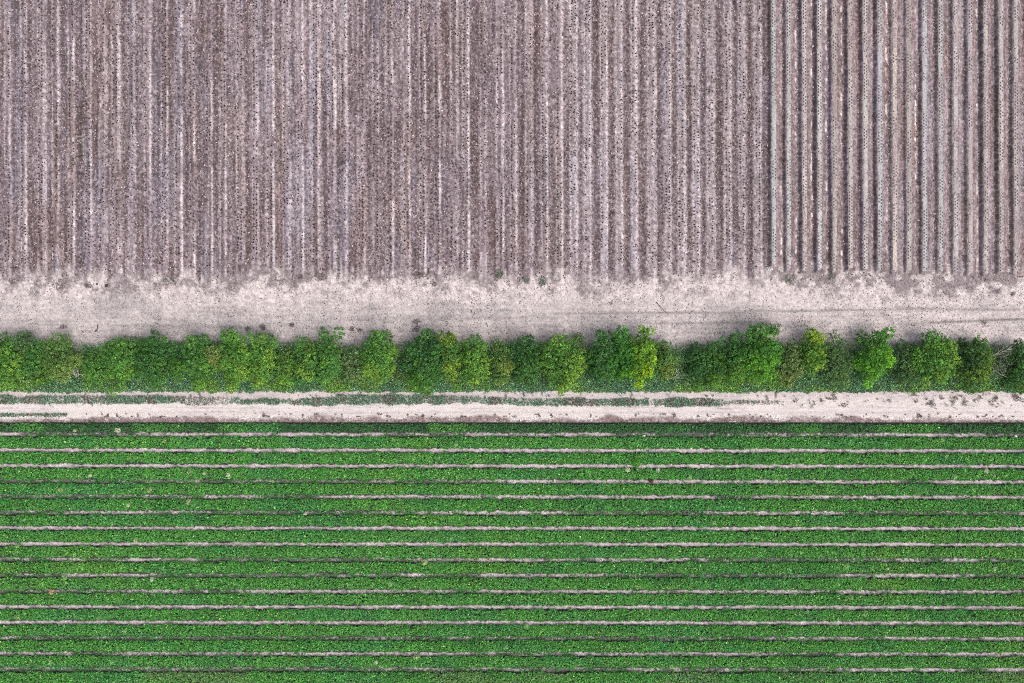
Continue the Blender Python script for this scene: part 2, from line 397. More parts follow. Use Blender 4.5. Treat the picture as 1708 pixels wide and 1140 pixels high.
c = np.where((rng.random(n) < .45)[:, None], jit(n, alb(190, 174, 174), .25, .03), jit(n, alb(90, 72, 70), .3, .05))
o = clods("soil_clods", np.stack([X(px), Y(py), rng.uniform(.0, .05, n)], -1), rng.uniform(.045, .10, n), c, M_STONE)
tag(o, "crumbly brown and pale clods littering the bare field", "soil clods", kind='stuff')
n = 15000
px = rng.uniform(-120, 1830, n); py = 455 + 115 * rng.random(n) ** 1.1
keep = fbm(px, py, 46, 5, 51) + .25 * rng.random(n) > .52; px, py = px[keep], py[keep]; n = len(px)
o = clods("pebbles", np.stack([X(px), Y(py), np.full(n, .005)], -1), rng.uniform(.025, .065, n), jit(n, alb(105, 92, 94), .3, .05), M_STONE)
tag(o, "small dark crumbs scattered over the sandy headland", "pebbles", kind='stuff')

# planting-hole stubble: paired dotted lines along each low bed
P = []
rb = np.random.default_rng(17)
for b in LEFT_BEDS:
    s0 = rb.uniform(.45, 1); ln = rb.uniform(0, 40)
    sep = rb.uniform(2.4, 3.2); ph = rb.uniform(0, 5)
    for side in (-1, 1):
        ys = np.arange(-88, rb.uniform(425, 447), 5.2) + ph + (2.6 if side > 0 else 0)
        pr = vn(ys * 0 + b, ys, 10, 70, 33 + side)
        kp = (pr > .74 - .42 * s0) & (rb.random(len(ys)) > .14 + .3 * vn(ys * 0 + b, ys, 9, 16, 37))
        ys = ys[kp]
        P.append(np.stack([b + side * sep + rb.normal(0, .5, len(ys)) + 1.2 * (vn(ys * 0 + b, ys, 9, 40, 38) - .5), ys + rb.normal(0, .85, len(ys))], -1))
P = np.concatenate(P); n = len(P)
k = 5
Q = np.repeat(P, k, axis=0) + rng.normal(0, .38, (n * k, 2))
nn = np.stack([rng.normal(0, .6, n * k), rng.normal(0, .6, n * k), np.ones(n * k)], -1)
o = leaves("withered_stubble", np.stack([X(Q[:, 0]), Y(Q[:, 1]), rng.uniform(.09, .14, n * k)], -1), nn, rng.uniform(.13, .19, n * k) * np.repeat(rng.uniform(.75, 1.15, n), k), jit(n * k, alb(60, 47, 46), .3, .06) * np.repeat(rng.uniform(.6, 1.5, n), k)[:, None], M_DRY)
tag(o, "dotted double lines of withered brown stubble along the low beds of the bare field", "crop stubble", kind='stuff')

# ------------------------------------------------------------------ mulch strips on the 17 raised beds
ORD = ["first", "second", "third", "fourth", "fifth", "sixth", "seventh", "eighth", "ninth", "tenth", "eleventh", "twelfth",
       "thirteenth", "fourteenth", "fifteenth", "sixteenth", "seventeenth", "eighteenth", "nineteenth", "twentieth"]
M_HOLE = plain_mat("hole_soil", (.05, .042, .042))
rr = np.random.default_rng(9); HH = rr.uniform(.26, .42, len(RIGHT_BEDS)); HH[8] = .20; HH[13] = .32
tones_ = [(178, 186, 190), (182, 184, 186), (196, 188, 192), (192, 200, 204), (176, 172, 166), (188, 178, 178), (196, 196, 194), (172, 178, 188), (206, 194, 184), (172, 168, 162), (176, 182, 192),
         (168, 174, 178), (196, 190, 192), (178, 170, 170), (182, 176, 170), (190, 186, 186), (178, 178, 176)]
twords = ["blue-grey", "grey", "pale pinkish grey", "whitish blue-grey", "dull taupe", "pinkish grey", "pale grey", "slate blue-grey", "cream", "dull brown-grey", "bluish grey", "cool grey", "pale mauve grey",
          "dusty mauve", "dusty beige", "light warm grey", "mid grey"]
DUSTY = [.3, .45, .5, .3, .85, .65, .4, .5, .8, .8, .45, .6, .7, .75, .75, .55, .8]
tones = [tuple(.6 * c_ + .4 * d_ for c_, d_ in zip(t_, (176, 168, 164))) for t_ in tones_]
for q in range(17):
    cx = RIGHT_BEDS[q]; e = BED_END[q] - 3
    nx_, dyp = 11, 1.3
    ys = np.arange(-90, e, dyp); us = np.linspace(-4.4, 4.6, nx_)
    U, YY = np.meshgrid(us, ys)
    wob = (vn(YY * 0, YY, 160, 160, 31) - .5) * -1.6
    ppx = cx + U * (1 + .25 * (vn(YY, YY * 0 + q, 9, 9, 3) - .5)) + wob + .5 * (vn(YY, YY * 0 + q * 9, 30, 30, 4) - .5)
    hfade = vn(YY[:, 0] * 0 + q * 31, YY[:, 0], 26, 26, 23) + .5 * vn(YY[:, 0] * 0 + q * 17, YY[:, 0], 5, 5, 24)
    hz = HH[q] * (.93 + .14 * vn(ppx, YY, 8, 14, 45)) * (1 - .10 * (U / 3.8) ** 2) + .045 + rng.normal(0, .008, U.shape)
    hz[:, 0] -= .12; hz[:, -1] -= .10
    V = np.stack([X(ppx), Y(YY), hz], -1).reshape(-1, 3)
    a = np.arange(len(ys) * nx_).reshape(len(ys), nx_); F = np.stack([a[:-1, :-1], a[1:, :-1], a[1:, 1:], a[:-1, 1:]], -1)
    mi = np.zeros(F.shape[:2], int); dust = vn(ppx, YY, 6, 40, 15) * .6 + .4 * rng.random(U.shape)
    per = 4
    for r_ in range(F.shape[0]):
        if r_ % per == 0 and rng.random() > .2 and hfade[r_] > .42 + .45 * DUSTY[q]: mi[r_:r_ + 2, 2:4] = 1
        if (r_ + 2) % per == 0 and rng.random() > .2 and hfade[r_] > .38 + .5 * DUSTY[q]: mi[r_:r_ + 2, 6:8] = 1
    C = alb(*tones[q])[None, None] * np.exp(rng.normal(0, .22, U.shape))[..., None]
    bury = DUSTY[q]; edge = ss(2.2, 4.2, np.abs(U) + 1.6 * (vn(ppx, YY, 4, 9, 21) - .5))
    dm = np.clip(ss(.75 - bury * .5, 1.0 - bury * .3, dust) + edge * .8 + .25 * ss(.5, .8, vn(ppx * 0 + q * 40, YY, 60, 60, 22)), 0, .92)[..., None]
    C = C * (1 - dm) + alb(150, 135, 136) * np.exp(rng.normal(0, .3, U.shape))[..., None] * dm
    o = link_mesh("mulch_strip", V, F.reshape(-1, 4), 4, None, None, C.reshape(-1, 3), mats=[M_FILM, M_HOLE], matidx=mi.ravel())
    where = "leftmost of the raised beds" if q == 0 else ("rightmost of the raised beds" if q == 16 else ORD[q] + " raised bed from left")
    tag(o, "%s mulch strip with two rows of planting holes, %s" % (twords[q], where), "mulch strip", "mulch strips along the raised beds")
# crumpled ends of loose film
for (fx, fy, rx_, lab) in ((1284, 449, 5.0, "loose crumpled pale film end at the foot of the leftmost raised bed"), (1313, 452, 2.3, "small curled white film scrap at the foot of the second raised bed"),
                          (1412, 453, 3.2, "pale torn film heap at the foot of the sixth raised bed"), (1437, 452, 3.6, "rounded pale film fold at the foot of the seventh raised bed"), (1613, 452, 2.0, "tiny bright film scrap at the foot of the fourteenth raised bed")):
    g = 9; a_ = np.linspace(-1, 1, g); U, Vv = np.meshgrid(a_, a_)
    rd = np.sqrt(U ** 2 + Vv ** 2); sc_ = np.where(rd > 0, np.maximum(abs(U), abs(Vv)) / np.maximum(rd, 1e-6), 1)
    xx = U * sc_ * rx_ * (1 + .15 * rng.normal(size=U.shape)); yy = Vv * sc_ * rx_ * .8 * (1 + .1 * rng.normal(size=U.shape))
    hz = .06 + .20 * (1 - np.clip(rd, 0, 1)) + .06 * np.sin(U * 7 + Vv * 3) + rng.normal(0, .02, U.shape); hz[[0, -1]] = .02; hz[:, [0, -1]] = .02
    V = np.stack([X(fx + xx), Y(fy + yy), hz], -1).reshape(-1, 3); a = np.arange(g * g).reshape(g, g)
    F = np.stack([a[:-1, :-1], a[1:, :-1], a[1:, 1:], a[:-1, 1:]], -1).reshape(-1, 4)
    o = link_mesh("film_scrap", V, F, 4, M_FILM, None, np.tile(alb(212, 212, 214), (g * g, 1)))
    tag(o, lab, "plastic film", "loose film at the ends of the raised beds")

# ------------------------------------------------------------------ crop beds
greens = dict(mid=alb(84, 166, 74), dk=alb(44, 118, 52), yl=alb(116, 182, 68), bl=alb(70, 156, 88), pale=alb(150, 200, 122))
def crop_bed(idx, y0, y1, dens, lab):
    yc = (y0 + y1) / 2; hw = (y1 - y0) / 2
    n = int((X1 - X0) * S * (y1 - y0 + 4) / 225 * dens)
    px = rng.uniform(-130, 1838, n); v = rng.uniform(-1.25, 1.25, n)
    eb = hw * (1 + .22 * (vn(px, px * 0 + yc, 10, 10, 100 + idx) - .5) * 2 + .12 * (vn(px, px * 0 + yc + 50 * np.sign(v), 4, 4, 130 + idx) - .5) * 2)
    py = yc + v * hw
    keep = np.abs(py - yc) < eb + rng.normal(0, .5, n)
    # stray leaves creep into the weedy stretches of the furrow
    gi = np.clip(np.where(v > 0, idx, idx - 1), 0, len(GAPS) - 1)
    gd = gap_dark(gi, px); spill = (np.abs(v) > .95) & (rng.random(n) < gd * .33); py = np.where(spill, yc + np.sign(v) * (hw + rng.uniform(0, 5.5, n)), py)
    if idx == 0: spill &= (v > 0)
    keep |= spill
    px, py, v, gi, spill = px[keep], py[keep], v[keep], gi[keep], spill[keep]; n = len(px)
    thin = fbm(px, py, 40, 3, 140); keep = rng.random(n) > ss(.64, .95, thin) * (.3 if idx else .6); 
    px, py, v, spill, thin = px[keep], py[keep], v[keep], spill[keep], thin[keep]; n = len(px)
    a = np.clip(np.abs(py - yc) / hw, 0, 1.2)
    z = .17 + .30 * np.sqrt(np.clip(1 - a * .8, 0, 1)) * rng.uniform(.25, 1, n) ** .6
    z = np.where(spill, .06, z) + .06 * vn(px, py, 4, 4, 150)
    N = np.stack([rng.normal(0, .55, n), rng.normal(0, .55, n) - np.sign(v) * a * .25, np.ones(n)], -1)
    t = vn(px, py, 60, 18, 160); t2 = fbm(px, py, 120, 3, 170); t3 = rng.random(n)
    C = np.tile(greens['mid'], (n, 1)); 
    def mx(c, f):
        nonlocal C
        C = C + (c - C) * np.clip(f, 0, 1)[:, None]
    mx(greens['bl'], ss(.45, .9, t) * .6); mx(greens['yl'], ss(.5, .9, t2 + .18 * (t3 - .5)) * .45); mx(greens['dk'], ss(.5, .85, thin) * .3 + (t3 < .3) * .4)
    mx(greens['pale'], (t3 > .93) * .7); mx(greens['dk'], (a > .85) * .35)
    if idx == 0: mx(alb(52, 98, 62), .6 * ss(.3, .6, vn(px, py, 50, 50, 7)) + .2)
    if idx == 16: mx(alb(110, 150, 96), .55 * ss(.35, .7, vn(px, py, 80, 20, 8)))
    C = jit(n, C * np.array([1.16, .96, .95]), .36, .08)
    kz = 1 - z / CAM_H
    o = leaves("crop_row", np.stack([X(px) * kz, Y(py + .0009 * (px - 854)) * kz, z], -1), N, rng.uniform(.13, .25, n), C, M_CROP, wid=.75)
    tag(o, lab, "crop row", "green crop rows below the dirt lane")
edges = [(707.5, 721.5)]
for i in range(15): edges.append((GAPS[i] + 3.9, GAPS[i + 1] - 3.9))
edges.append((GAPS[15] + 4.6, GAPS[16] - 3.9))
for i, (a, b) in enumerate(edges):
    if i == 0: lab = "narrow dull green crop row running right beside the dirt lane"
    elif i == 16: lab = "greyish green crop row cut off by the bottom edge of the photo"
    else: lab = "leafy bright green crop row, %s row down from the dirt lane" % ORD[i]
    crop_bed(i, a, b, 165 if i else 130, lab)

# ------------------------------------------------------------------ pale weeds standing in the crop
def plant(name, px, py, r, h, colr, n, lab, cat, group, mat=M_DRY, ls=(.10, .2), spiky=False, elong=1.0, var=.3):
    wx, wy = W(px, py, h * .6)
    root = empty(name, (wx, wy, 0.02)); tag(root, lab, cat, group)
    th = rng.uniform(0, 6.28, n); q = rng.random(n) ** .6
    P = np.stack([np.cos(th) * q * r / S * elong, np.sin(th) * q * r / S, h * (1 - .5 * q ** 2) * rng.uniform(.6, 1, n)], -1)
    P[:, :2] *= (1 + .35 * (vn(th * 3, th * 0 + px, 1, 1, 5) - .5))[:, None]
    N = np.stack([np.cos(th) * .4 + rng.normal(0, .4, n), np.sin(th) * .4 + rng.normal(0, .4, n), np.ones(n)], -1)
    leaves("foliage", P, N, rng.uniform(ls[0], ls[1], n), jit(n, colr, var, .08), mat, root, wid=.28 if spiky else .6)
    lst = []
    for s in range(3):
        t = 2.1 * s + px; lst.append(([(0, 0, 0), (math.cos(t) * r / S * .2, math.sin(t) * r / S * .2, h * .5), (math.cos(t) * r / S * .45, math.sin(t) * r / S * .45, h * .85)], [.02, .014, .006]))
    tubes("stem", lst, M_BARK, root)
    return root
PW = [(196, 718, 4.5, 'w'), (125, 718, 2.6, 't'), (150, 793, 2.8, 'w'), (133, 794, 2.6, 'g'), (316, 788, 4.2, 't'), (381, 792, 3.8, 'w'), (101, 817, 4.2, 't'), (249, 818, 4.4, 't'), (314, 838, 4.6, 't'), (214, 843, 3, 'w'),
      (226, 901, 3.4, 't'), (275, 735, 2.8, 't'), (341, 790, 2.2, 'w'), (161, 747, 2.6, 'g'), (28, 911, 3.2, 'g'), (86, 988, 4.0, 'o'), (107, 965, 4.2, 'g'), (253, 967, 3.0, 'w'), (28, 1029, 4.0, 'g'), (166, 1031, 3.6, 'g'),
      (210, 1051, 3.6, 'g'), (84, 1105, 4.2, 'g'), (188, 1104, 4, 'g'), (651, 974, 4.4, 'g'), (708, 938, 4.4, 't'), (694, 1097, 4.2, 't'), (627, 1105, 3, 'w'), (877, 1045, 3.6, 'g'), (843, 1079, 3.4, 'g'), (1571, 734, 4.2, 'g'),
      (1657, 793, 4, 'g'), (1592, 796, 3.8, 'g'), (1578, 761, 3.6, 'g'), (1645, 786, 3.4, 'w'), (1047, 784, 4.0, 'w'), (1097, 785, 3.2, 'w'), (1150, 796, 4.2, 'g'), (1086, 803, 3.4, 'b'), (1411, 945, 4, 'g'), (1480, 949, 2.4, 'w'),
      (1658, 949, 2.6, 'w'), (1346, 1021, 3.2, 'g'), (1419, 997, 4.0, 'g'), (1443, 1024, 5.0, 'g'), (509, 857, 2.2, 'w'), (1190, 872, 3.4, 'g'), (760, 742, 3.4, 'g')]
PC = dict(w=alb(208, 218, 182), t=alb(172, 186, 132), g=alb(146, 190, 120), o=alb(196, 166, 128), b=alb(104, 76, 64))
PN = dict(w="whitish", t="straw-coloured", g="pale green", o="orange-tan dead", b="brown dead")
tab = {}
for q in PW:
    bi = sum(1 for g in GAPS if g < q[1] - 1.0)
    tab.setdefault(bi, []).append(q)
for bi, lst in tab.items():
    lst.sort(key=lambda q: q[0])
    for j, (px, py, r, t) in enumerate(lst):
        row = "crop row beside the lane" if bi == 0 else ORD[bi] + " crop row"
        if len(lst) == 1: lab = "%s weed, the only tall weed in the %s" % (PN[t], row)
        else: lab = "%s weed in the %s, %s weed from the left" % (PN[t], row, ORD[j])
        sz = "small " if r < 3.1 else ""
        plant("tall_weed", px, py, r * 1.15, .66, PC[t], int(30 + r * 16), sz + lab, "weed", "weeds sticking out of the crop", spiky=False, ls=(.11, .22), var=.22)
plant("bush", 1061, 771, 8.5, .85, alb(98, 172, 66), 420, "big bright green bushy weed spilling over the furrow in the crop field", "bush", None, mat=M_LEAF, ls=(.12, .24), elong=.85)
# weeds on the headland
for (px, py, r, c, nme, lab, el) in [
    (905, 470, 9.5, (94, 112, 96), "low_weed", "largest grey-green weed patch at the foot of the bare field", .8), (832, 457, 8, (100, 118, 92), "low_weed", "green weed clump at the field edge left of the largest patch", .9),
    (879, 468, 6, (118, 126, 110), "low_weed", "small flat green weed between two bigger field-edge clumps", 1.1), (1318, 467, 10, (122, 124, 112), "low_weed", "grey-green weed patch under the second raised bed", 1.0),
    (1388, 461, 8, (120, 126, 120), "low_weed", "faint grey weed patch under the fifth raised bed", 1.1), (285, 466, 11, (118, 114, 108), "dead_weed", "wide dusty dead weed patch at the field edge on the left", 1.2),
    (20, 469, 6, (132, 120, 122), "dead_weed", "grey dead weed near the left edge of the sandy headland", 1.0), (97, 474, 9, (118, 104, 108), "dead_weed", "dark crumbly dead weed strip on the left headland", 1.5),
    (147, 476, 6, (112, 98, 102), "dead_weed", "dark dead weed just left of the black stone", 1.2), (532, 462, 8, (124, 110, 108), "dead_weed", "round brown dead weed high on the headland under the bare field", 1.0),
    (500, 462, 6, (128, 114, 112), "dead_weed", "smaller brown dead weed left of the round one", .9), (701, 459, 7, (104, 94, 94), "dead_weed", "dark straggling dead weed beside a forked twig", 1.5),
    (724, 474, 4, (110, 100, 102), "dead_weed", "little dark dead weed right below the forked twig", 1.0), (486, 542, 4.2, (110, 98, 102), "dead_weed", "flat dark dead weed alone on the grey sand", 1.3),
    (413, 549, 4.6, (118, 106, 112), "dead_weed", "left one of two dead weeds just above the tree line", 1.0), (438, 546, 6, (118, 106, 112), "dead_weed", "right and larger of two dead weeds above the tree line", .9),
    (588, 549, 4.4, (112, 98, 102), "dead_weed", "small dead weed above the tree gap, left of its twin", 1.1), (600, 551, 4, (118, 106, 110), "dead_weed", "small dead weed above the tree gap, right of its twin", 1.1),
    (695, 537, 5, (112, 100, 106), "dead_weed", "upper of two dead weeds near the biggest dark tree", 1.4), (694, 549, 6, (104, 96, 100), "dead_weed", "lower of two dead weeds near the biggest dark tree", 1.2),
    (106, 545, 3.6, (110, 98, 104), "dead_weed", "flat dead weed above the olive tree on the left", 1.7), (1548, 160, 9, (124, 132, 112), "low_weed", "dusty green weed patch between raised beds in the bare field", .6),
    (1663, 487, 4.5, (142, 128, 132), "dead_weed", "dead weed on the right headland, left of a row of small ones", 1.2), (1690, 491, 3.4, (132, 118, 122), "dead_weed", "dead weed on the right headland nearest the photo edge", 1.2),
    (1642, 539, 4, (140, 128, 130), "dead_weed", "small dead weed in the lower wheel rut at the right", 1.2)]:
    plant(nme, px, py, r, .22, alb(*c), int(20 + r * r * 2.0), lab, "weed", "weeds on the sandy headland", ls=(.07, .15), elong=el, var=.35)

# sticks, stones
def stick(name, pts, r0, lab, cat, mat=M_STICK, z=.05, extra=()):
    lst = [([(X(a), Y(b), z) for a, b in pts], [r0 * (1 - .5 * i / max(1, len(pts) - 1)) for i in range(len(pts))])]
    for e in extra: lst.append(([(X(a), Y(b), z) for a, b in e], [r0 * .6, r0 * .4, r0 * .3][:len(e)]))
    bx, by = X(pts[0][0]), Y(pts[0][1])
    lst = [([(p[0] - bx, p[1] - by, p[2]) for p in pa], ra) for pa, ra in lst]
    o = tubes(name, lst, mat); o.location = (bx, by, 0); tag(o, lab, cat, "sticks on the sandy headland")
stick("fallen_stick", [(1095, 505), (1101, 511), (1107, 518), (1115, 524.5)], .045, "long straight dark stick lying aslant on the sandy headland", "stick")
stick("twig", [(1015, 504), (1019, 508.5), (1021, 507), (1021.5, 501)], .05, "small v-shaped twig on the headland left of the long stick", "twig", extra=([(1017, 506), (1019, 504)],))
stick("twig", [(163.5, 542), (163, 549), (159.5, 553.5)], .06, "short dark twig on the sand above the bare gap in the trees", "twig", extra=([(160.5, 550), (158, 554)],))
stick("twig", [(714, 447), (715, 455), (711, 461), (706, 462)], .055, "forked dark twig at the edge of the bare field", "twig", extra=([(715, 454), (718, 452)],))
stick("twig", [(627, 521), (629, 524), (632, 527)], .035, "tiny curved twig on the sand in the left half of the headland", "twig")
stick("twig", [(811, 540), (813, 543), (813.5, 546)], .04, "tiny dark twig on the sand above the middle trees", "twig")
stick("twig", [(1250, 487), (1189 + 1, 487.5)][:1] + [(1251, 492)], .03, "thin upright scratch-like twig under the bare field near the raised beds", "twig")
def stone(name, px, py, r, c, lab):
    import bmesh
    bm = bmesh.new(); bmesh.ops.create_icosphere(bm, subdivisions=2, radius=r)
    for v in bm.verts: v.co *= 1 + random.uniform(-.22, .22); v.co.z *= .6
    me = bpy.data.meshes.new(name); bm.to_mesh(me); bm.free(); me.materials.append(plain_mat(name, c))
    o = bpy.data.objects.new(name, me); o.location = (X(px), Y(py), r * .35); col.objects.link(o); tag(o, lab, "stone")
stone("stone", 178, 477, .20, (.02, .018, .02), "black stone at the edge of the bare field on the left")
stone("stone", 162, 474, .11, (.06, .05, .055), "small dark stone just left of the black stone")
stone("stone", 1074, 729, .22, (.55, .52, .5), "whitish stone in the furrow under the first crop row")
stone("stone", 1693, 729.5, .26, (.5, .5, .48), "pale stone in the first furrow near the right edge")
stone("stone", 1132, 460, .09, (.05, .04, .045), "small dark stone where the bare field meets the sand right of centre")
stone("stone", 1411, 951, .12, (.6, .58, .56), "tiny white stone in the ninth furrow at the right")

# ------------------------------------------------------------------ low growth: verge grass and lane weeds
def scatter(name, npts, box, maskfn, colfn, zmax, ls, lab, cat, mat, wid=.5):
    px = rng.uniform(box[0], box[1], npts); py = rng.uniform(box[2], box[3], npts)
    k = maskfn(px, py) > rng.random(npts); px, py = px[k], py[k]; n = len(px)
    N = np.stack([rng.normal(0, .6, n), rng.normal(0, .6, n), np.ones(n)], -1)
    z = zmax(px, py) * rng.uniform(.15, 1, n) + .03
    o = leaves(name, np.stack([X(px), Y(py), z], -1), N, rng.uniform(ls[0], ls[1], n), jit(n, colfn(px, py), .5, .09), mat, wid=wid)
    tag(o, lab, cat, kind='stuff')
def vmask(px, py):
    top = 584 - 12 * ss(.4, .7, vn(px, px * 0, 60, 60, 201)); n1 = fbm(px, py, 22, 3, 202)
    bot = 657.5 - 6.0 * fbm(px, px * 0, 22, 3, 203) + 3.2 * (vn(px, px * 0, 3.5, 3.5, 204) - .5)
    g = ss(-16, 14, py - top) * (1 - ss(-1.5, 1.0, py - bot))
    # bare patches in the gaps between trees
    for cx, wx in ((132, 9), (668, 16), (982, 9), (1497, 8), (1672, 12)):
        g = g * (1 - .75 * np.exp(-((px - cx) / wx) ** 2) * (1 - ss(612, 638, py)))
    return np.clip(g * (.65 + .6 * n1), 0, 1)
def vcol(px, py):
    n1 = fbm(px, py, 34, 3, 205); n2 = rng.random(len(px))
    C = np.tile(alb(108, 158, 102), (len(px), 1))
    def mx(c, f):
        nonlocal C
        C = C + (c - C) * np.clip(f, 0, 1)[:, None]
    mx(alb(92, 142, 106), ss(.46, .7, n1) * .6 * ss(600, 640, py)); mx(alb(118, 168, 74), ss(.54, .34, n1)); mx(alb(150, 166, 128), (n2 > .92) * .8); mx(alb(84, 88, 82), (n2 < .12) * .8)
    return C
scatter("undergrowth", 230000, (-130, 1838, 570, 658), vmask, vcol, lambda a, b: .2 + .9 * ss(655, 625, b), (.12, .24), "blue-green grass and undergrowth along the foot of the tree row", "undergrowth", M_GRASS)
def lmask(px, py):
    n1 = fbm(px, py, 16, 4, 211, an=.6); nx_ = fbm(px, px * 0, 34, 3, 212); fine = vn(px, py, 2.4, 2.4, 213)
    dens = ss(-80, -60, px) * 0 + 1
    dens = np.where(px < 310, .95 - .5 * np.exp(-((px - 100) / 22) ** 2), np.where(px < 385, .38, np.where(px < 1083, .85, np.where(px < 1090, .2, np.where(px < 1205, .95, np.where(px < 1300, .5, .0))))))
    dens = dens * (.62 + .5 * ss(.3, .55, nx_)) 
    hw = np.where(px > 1205, 3.0, 6.0) * (.62 + .85 * nx_)
    cy = np.where(px < 310, 667, np.where(px < 400, 669, 669.5)) + (np.where((px > 400) & (px < 560), 1.0, 0)) + (np.where(px > 860, 1.8, 0)) - np.where((px > 560) & (px < 800), 2.5, 0)
    hw = hw * np.where((px > 400) & (px < 520), .65, 1) + np.where((px > 560) & (px < 760), 1.5, 0) + np.where((px > 135) & (px < 180), 1.2, 0)
    m = (1 - ss(-1.5, 1.8, np.abs(py - cy) - hw - 5 * (n1 - .5))) * dens * (.5 + .9 * fine)
    # the lower left strip and the sparse clumps at the far right
    m = np.maximum(m, (1 - ss(-1, 1.4, np.abs(py - 692.5) - 2.4 * (.6 + .8 * nx_))) * np.where(px < 112, .8, .0))
    m = np.maximum(m, ss(.60, .70, fbm(px, py, 9, 3, 214)) * np.exp(-((py - 672) / 6.5) ** 2) * (px > 1290) * .75 * ss(.25, .5, vn(px, py, 2.2, 2.2, 219)))
    m = np.maximum(m, ss(.62, .72, fbm(px, py, 12, 3, 215)) * np.exp(-((py - 662) / 6) ** 2) * (px > 1540) * .7)
    m = np.maximum(m, ss(.74, .84, vn(px, py, 5, 4, 216)) * np.exp(-((py - 693.5) / 3.2) ** 2) * .8)
    m = np.maximum(m, ss(.80, .88, vn(px, py, 5, 5, 217)) * np.exp(-((py - 664) / 9) ** 2) * .6)
    return np.clip(m, 0, 1)
def lcol(px, py):
    C = np.tile(alb(96, 138, 108), (len(px), 1)); n1 = fbm(px, py, 20, 3, 218); g = (np.clip(ss(1230, 1300, px) + (py > 688) * (px > 112) + ss(.5, .62, n1) * .7, 0, 1))[:, None]
    C = C * (1 - g) + alb(118, 108, 102) * g
    n2 = rng.random(len(px))[:, None]; return np.where(n2 > .93, alb(140, 160, 140), C)
scatter("lane_weeds", 210000, (-130, 1838, 652, 702), lmask, lcol, lambda a, b: .05 + .14 * (b < 685), (.08, .17), "low blue-green weeds and dry tufts strung along the dirt lane", "weeds", M_GRASS)

# ------------------------------------------------------------------ trees
TREES = []
def tree(px, py, rx, ry, h, c, n, lab, bright=None, name="broadleaf_tree", sparse=0.0, lobes=(), cat="tree", seed=None, pale=False):
    """c: main leaf colour; bright: colour of young growth and of the painted sunny side; lobes: extra (px, py, r, tone) pushes of the crown"""
    rs = np.random.default_rng(seed if seed is not None else int(px * 7 + py))
    h *= .70; rx *= 1.12; n = int(n * 1.6)
    zc = h * .75; bx, by = W(px, py, zc)
    root = empty(name, (bx, by, 0)); tag(root, lab, cat, "trees in the windbreak row")
    blobs = []
    nb = int(8 + rx * ry / 66)
    for i in range(nb):
        t = i * 2.39996 + rs.uniform(-.3, .3); q = math.sqrt((i + .5) / nb)
        ax = math.cos(t) * q * (rx - 5) / S; ay = math.sin(t) * q * (ry - 5) / S
        z = h * (1 - .42 * q ** 2.2) - rs.uniform(.2, .9) + (-.35 if i % 3 == 0 else 0.1)
        tone = rs.random()
        # sunlight painted into the leaves: blobs on the lower-right flank get brighter tones
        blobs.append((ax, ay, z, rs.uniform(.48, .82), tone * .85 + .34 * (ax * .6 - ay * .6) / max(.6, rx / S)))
    for (lx, ly, lr, lt) in lobes:
        ax, ay = W(lx, ly, h * .8); blobs.append((ax - bx, ay - by, h * rs.uniform(.72, .9), lr / S, lt))
    tot = sum(b[3] ** 2 for b in blobs); P = []; N = []; C = []
    base = alb(*c) * 1.6; br = alb(*(bright or c)) * 1.22; base = base * .8 + .2 * alb(96, 152, 70); base = (base * .8 + .2 * alb(88, 146, 54)) * np.array([1.22, 1.08, 1.6]); br = br * np.array([1.0, .96, 1.4]); dk = base * .6
    for (ax, ay, z, r, tone) in blobs:
        m = int(n * r * r / tot); m = max(m, 20)
        d = rs.normal(size=(m, 3)); d[:, 2] = np.abs(d[:, 2]) * .95 - .25; d /= np.linalg.norm(d, axis=1)[:, None]
        rad = r * (1.0 - .38 * rs.random(m) ** 2) * (1 + .22 * rs.normal(size=m) * .6)
        # sprays: leaves gather into sprigs so the surface is lumpy
        ns = max(5, int(m / 26)); sd_ = rs.normal(size=(ns, 3)); sd_[:, 2] = np.abs(sd_[:, 2]) * .95 - .2; sd_ /= np.linalg.norm(sd_, axis=1)[:, None]
        k = (d @ sd_.T).argmax(1); pull = rs.uniform(.25, .6, m)[:, None]
        sr = rs.uniform(.82, 1.22, ns)[k]
        d2 = d * (1 - pull) + sd_[k] * pull
        p = d2 * (rad * sr)[:, None] * np.array([1, 1, .85]) + np.array([ax, ay, z])
        nn = d2 + rs.normal(0, .45, (m, 3)); nn[:, 2] = np.abs(nn[:, 2]) + .25
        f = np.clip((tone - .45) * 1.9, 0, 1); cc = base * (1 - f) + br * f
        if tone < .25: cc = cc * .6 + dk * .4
        cs = cc[None] * np.exp(rs.normal(0, .16, (ns, 1)))[k]
        P.append(p); N.append(nn); C.append(cs)
    P = np.concatenate(P); N = np.concatenate(N); C = np.concatenate(C)
    if sparse > 0:
        q = rs.random(len(P)) > sparse; P, N, C = P[q], N[q], C[q]
    C = C * np.exp(rs.normal(0, .34, (len(P), 1))) * np.exp(rs.normal(0, .07, (len(P), 3)))
    yel = rs.random(len(P)) < .03; C[yel] = alb(180, 196, 120) * rs.uniform(.6, 1, (yel.sum(), 1))
    P[:, 2] = np.maximum(P[:, 2], .35)
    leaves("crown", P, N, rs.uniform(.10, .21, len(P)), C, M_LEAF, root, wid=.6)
    lst = [([(0, 0, -.15), (.05, .03, h * .25), (-.04, .06, h * .5), (0, 0, h * .72)], [.17, .13, .10, .05])]
    bl = sorted(blobs, key=lambda b: -b[3])[:12]
    for (ax, ay, z, r, t) in bl:
        z0 = h * rs.uniform(.22, .5)
        lst.append(([(0.02, .03, z0), (ax * .5, ay * .5, z0 + (z - z0) * .6), (ax * .95, ay * .95, z + r * .25)], [.07, .045, .015]))
    tubes("trunk", lst, M_PALEBARK if pale else M_BARK, root)
    return root
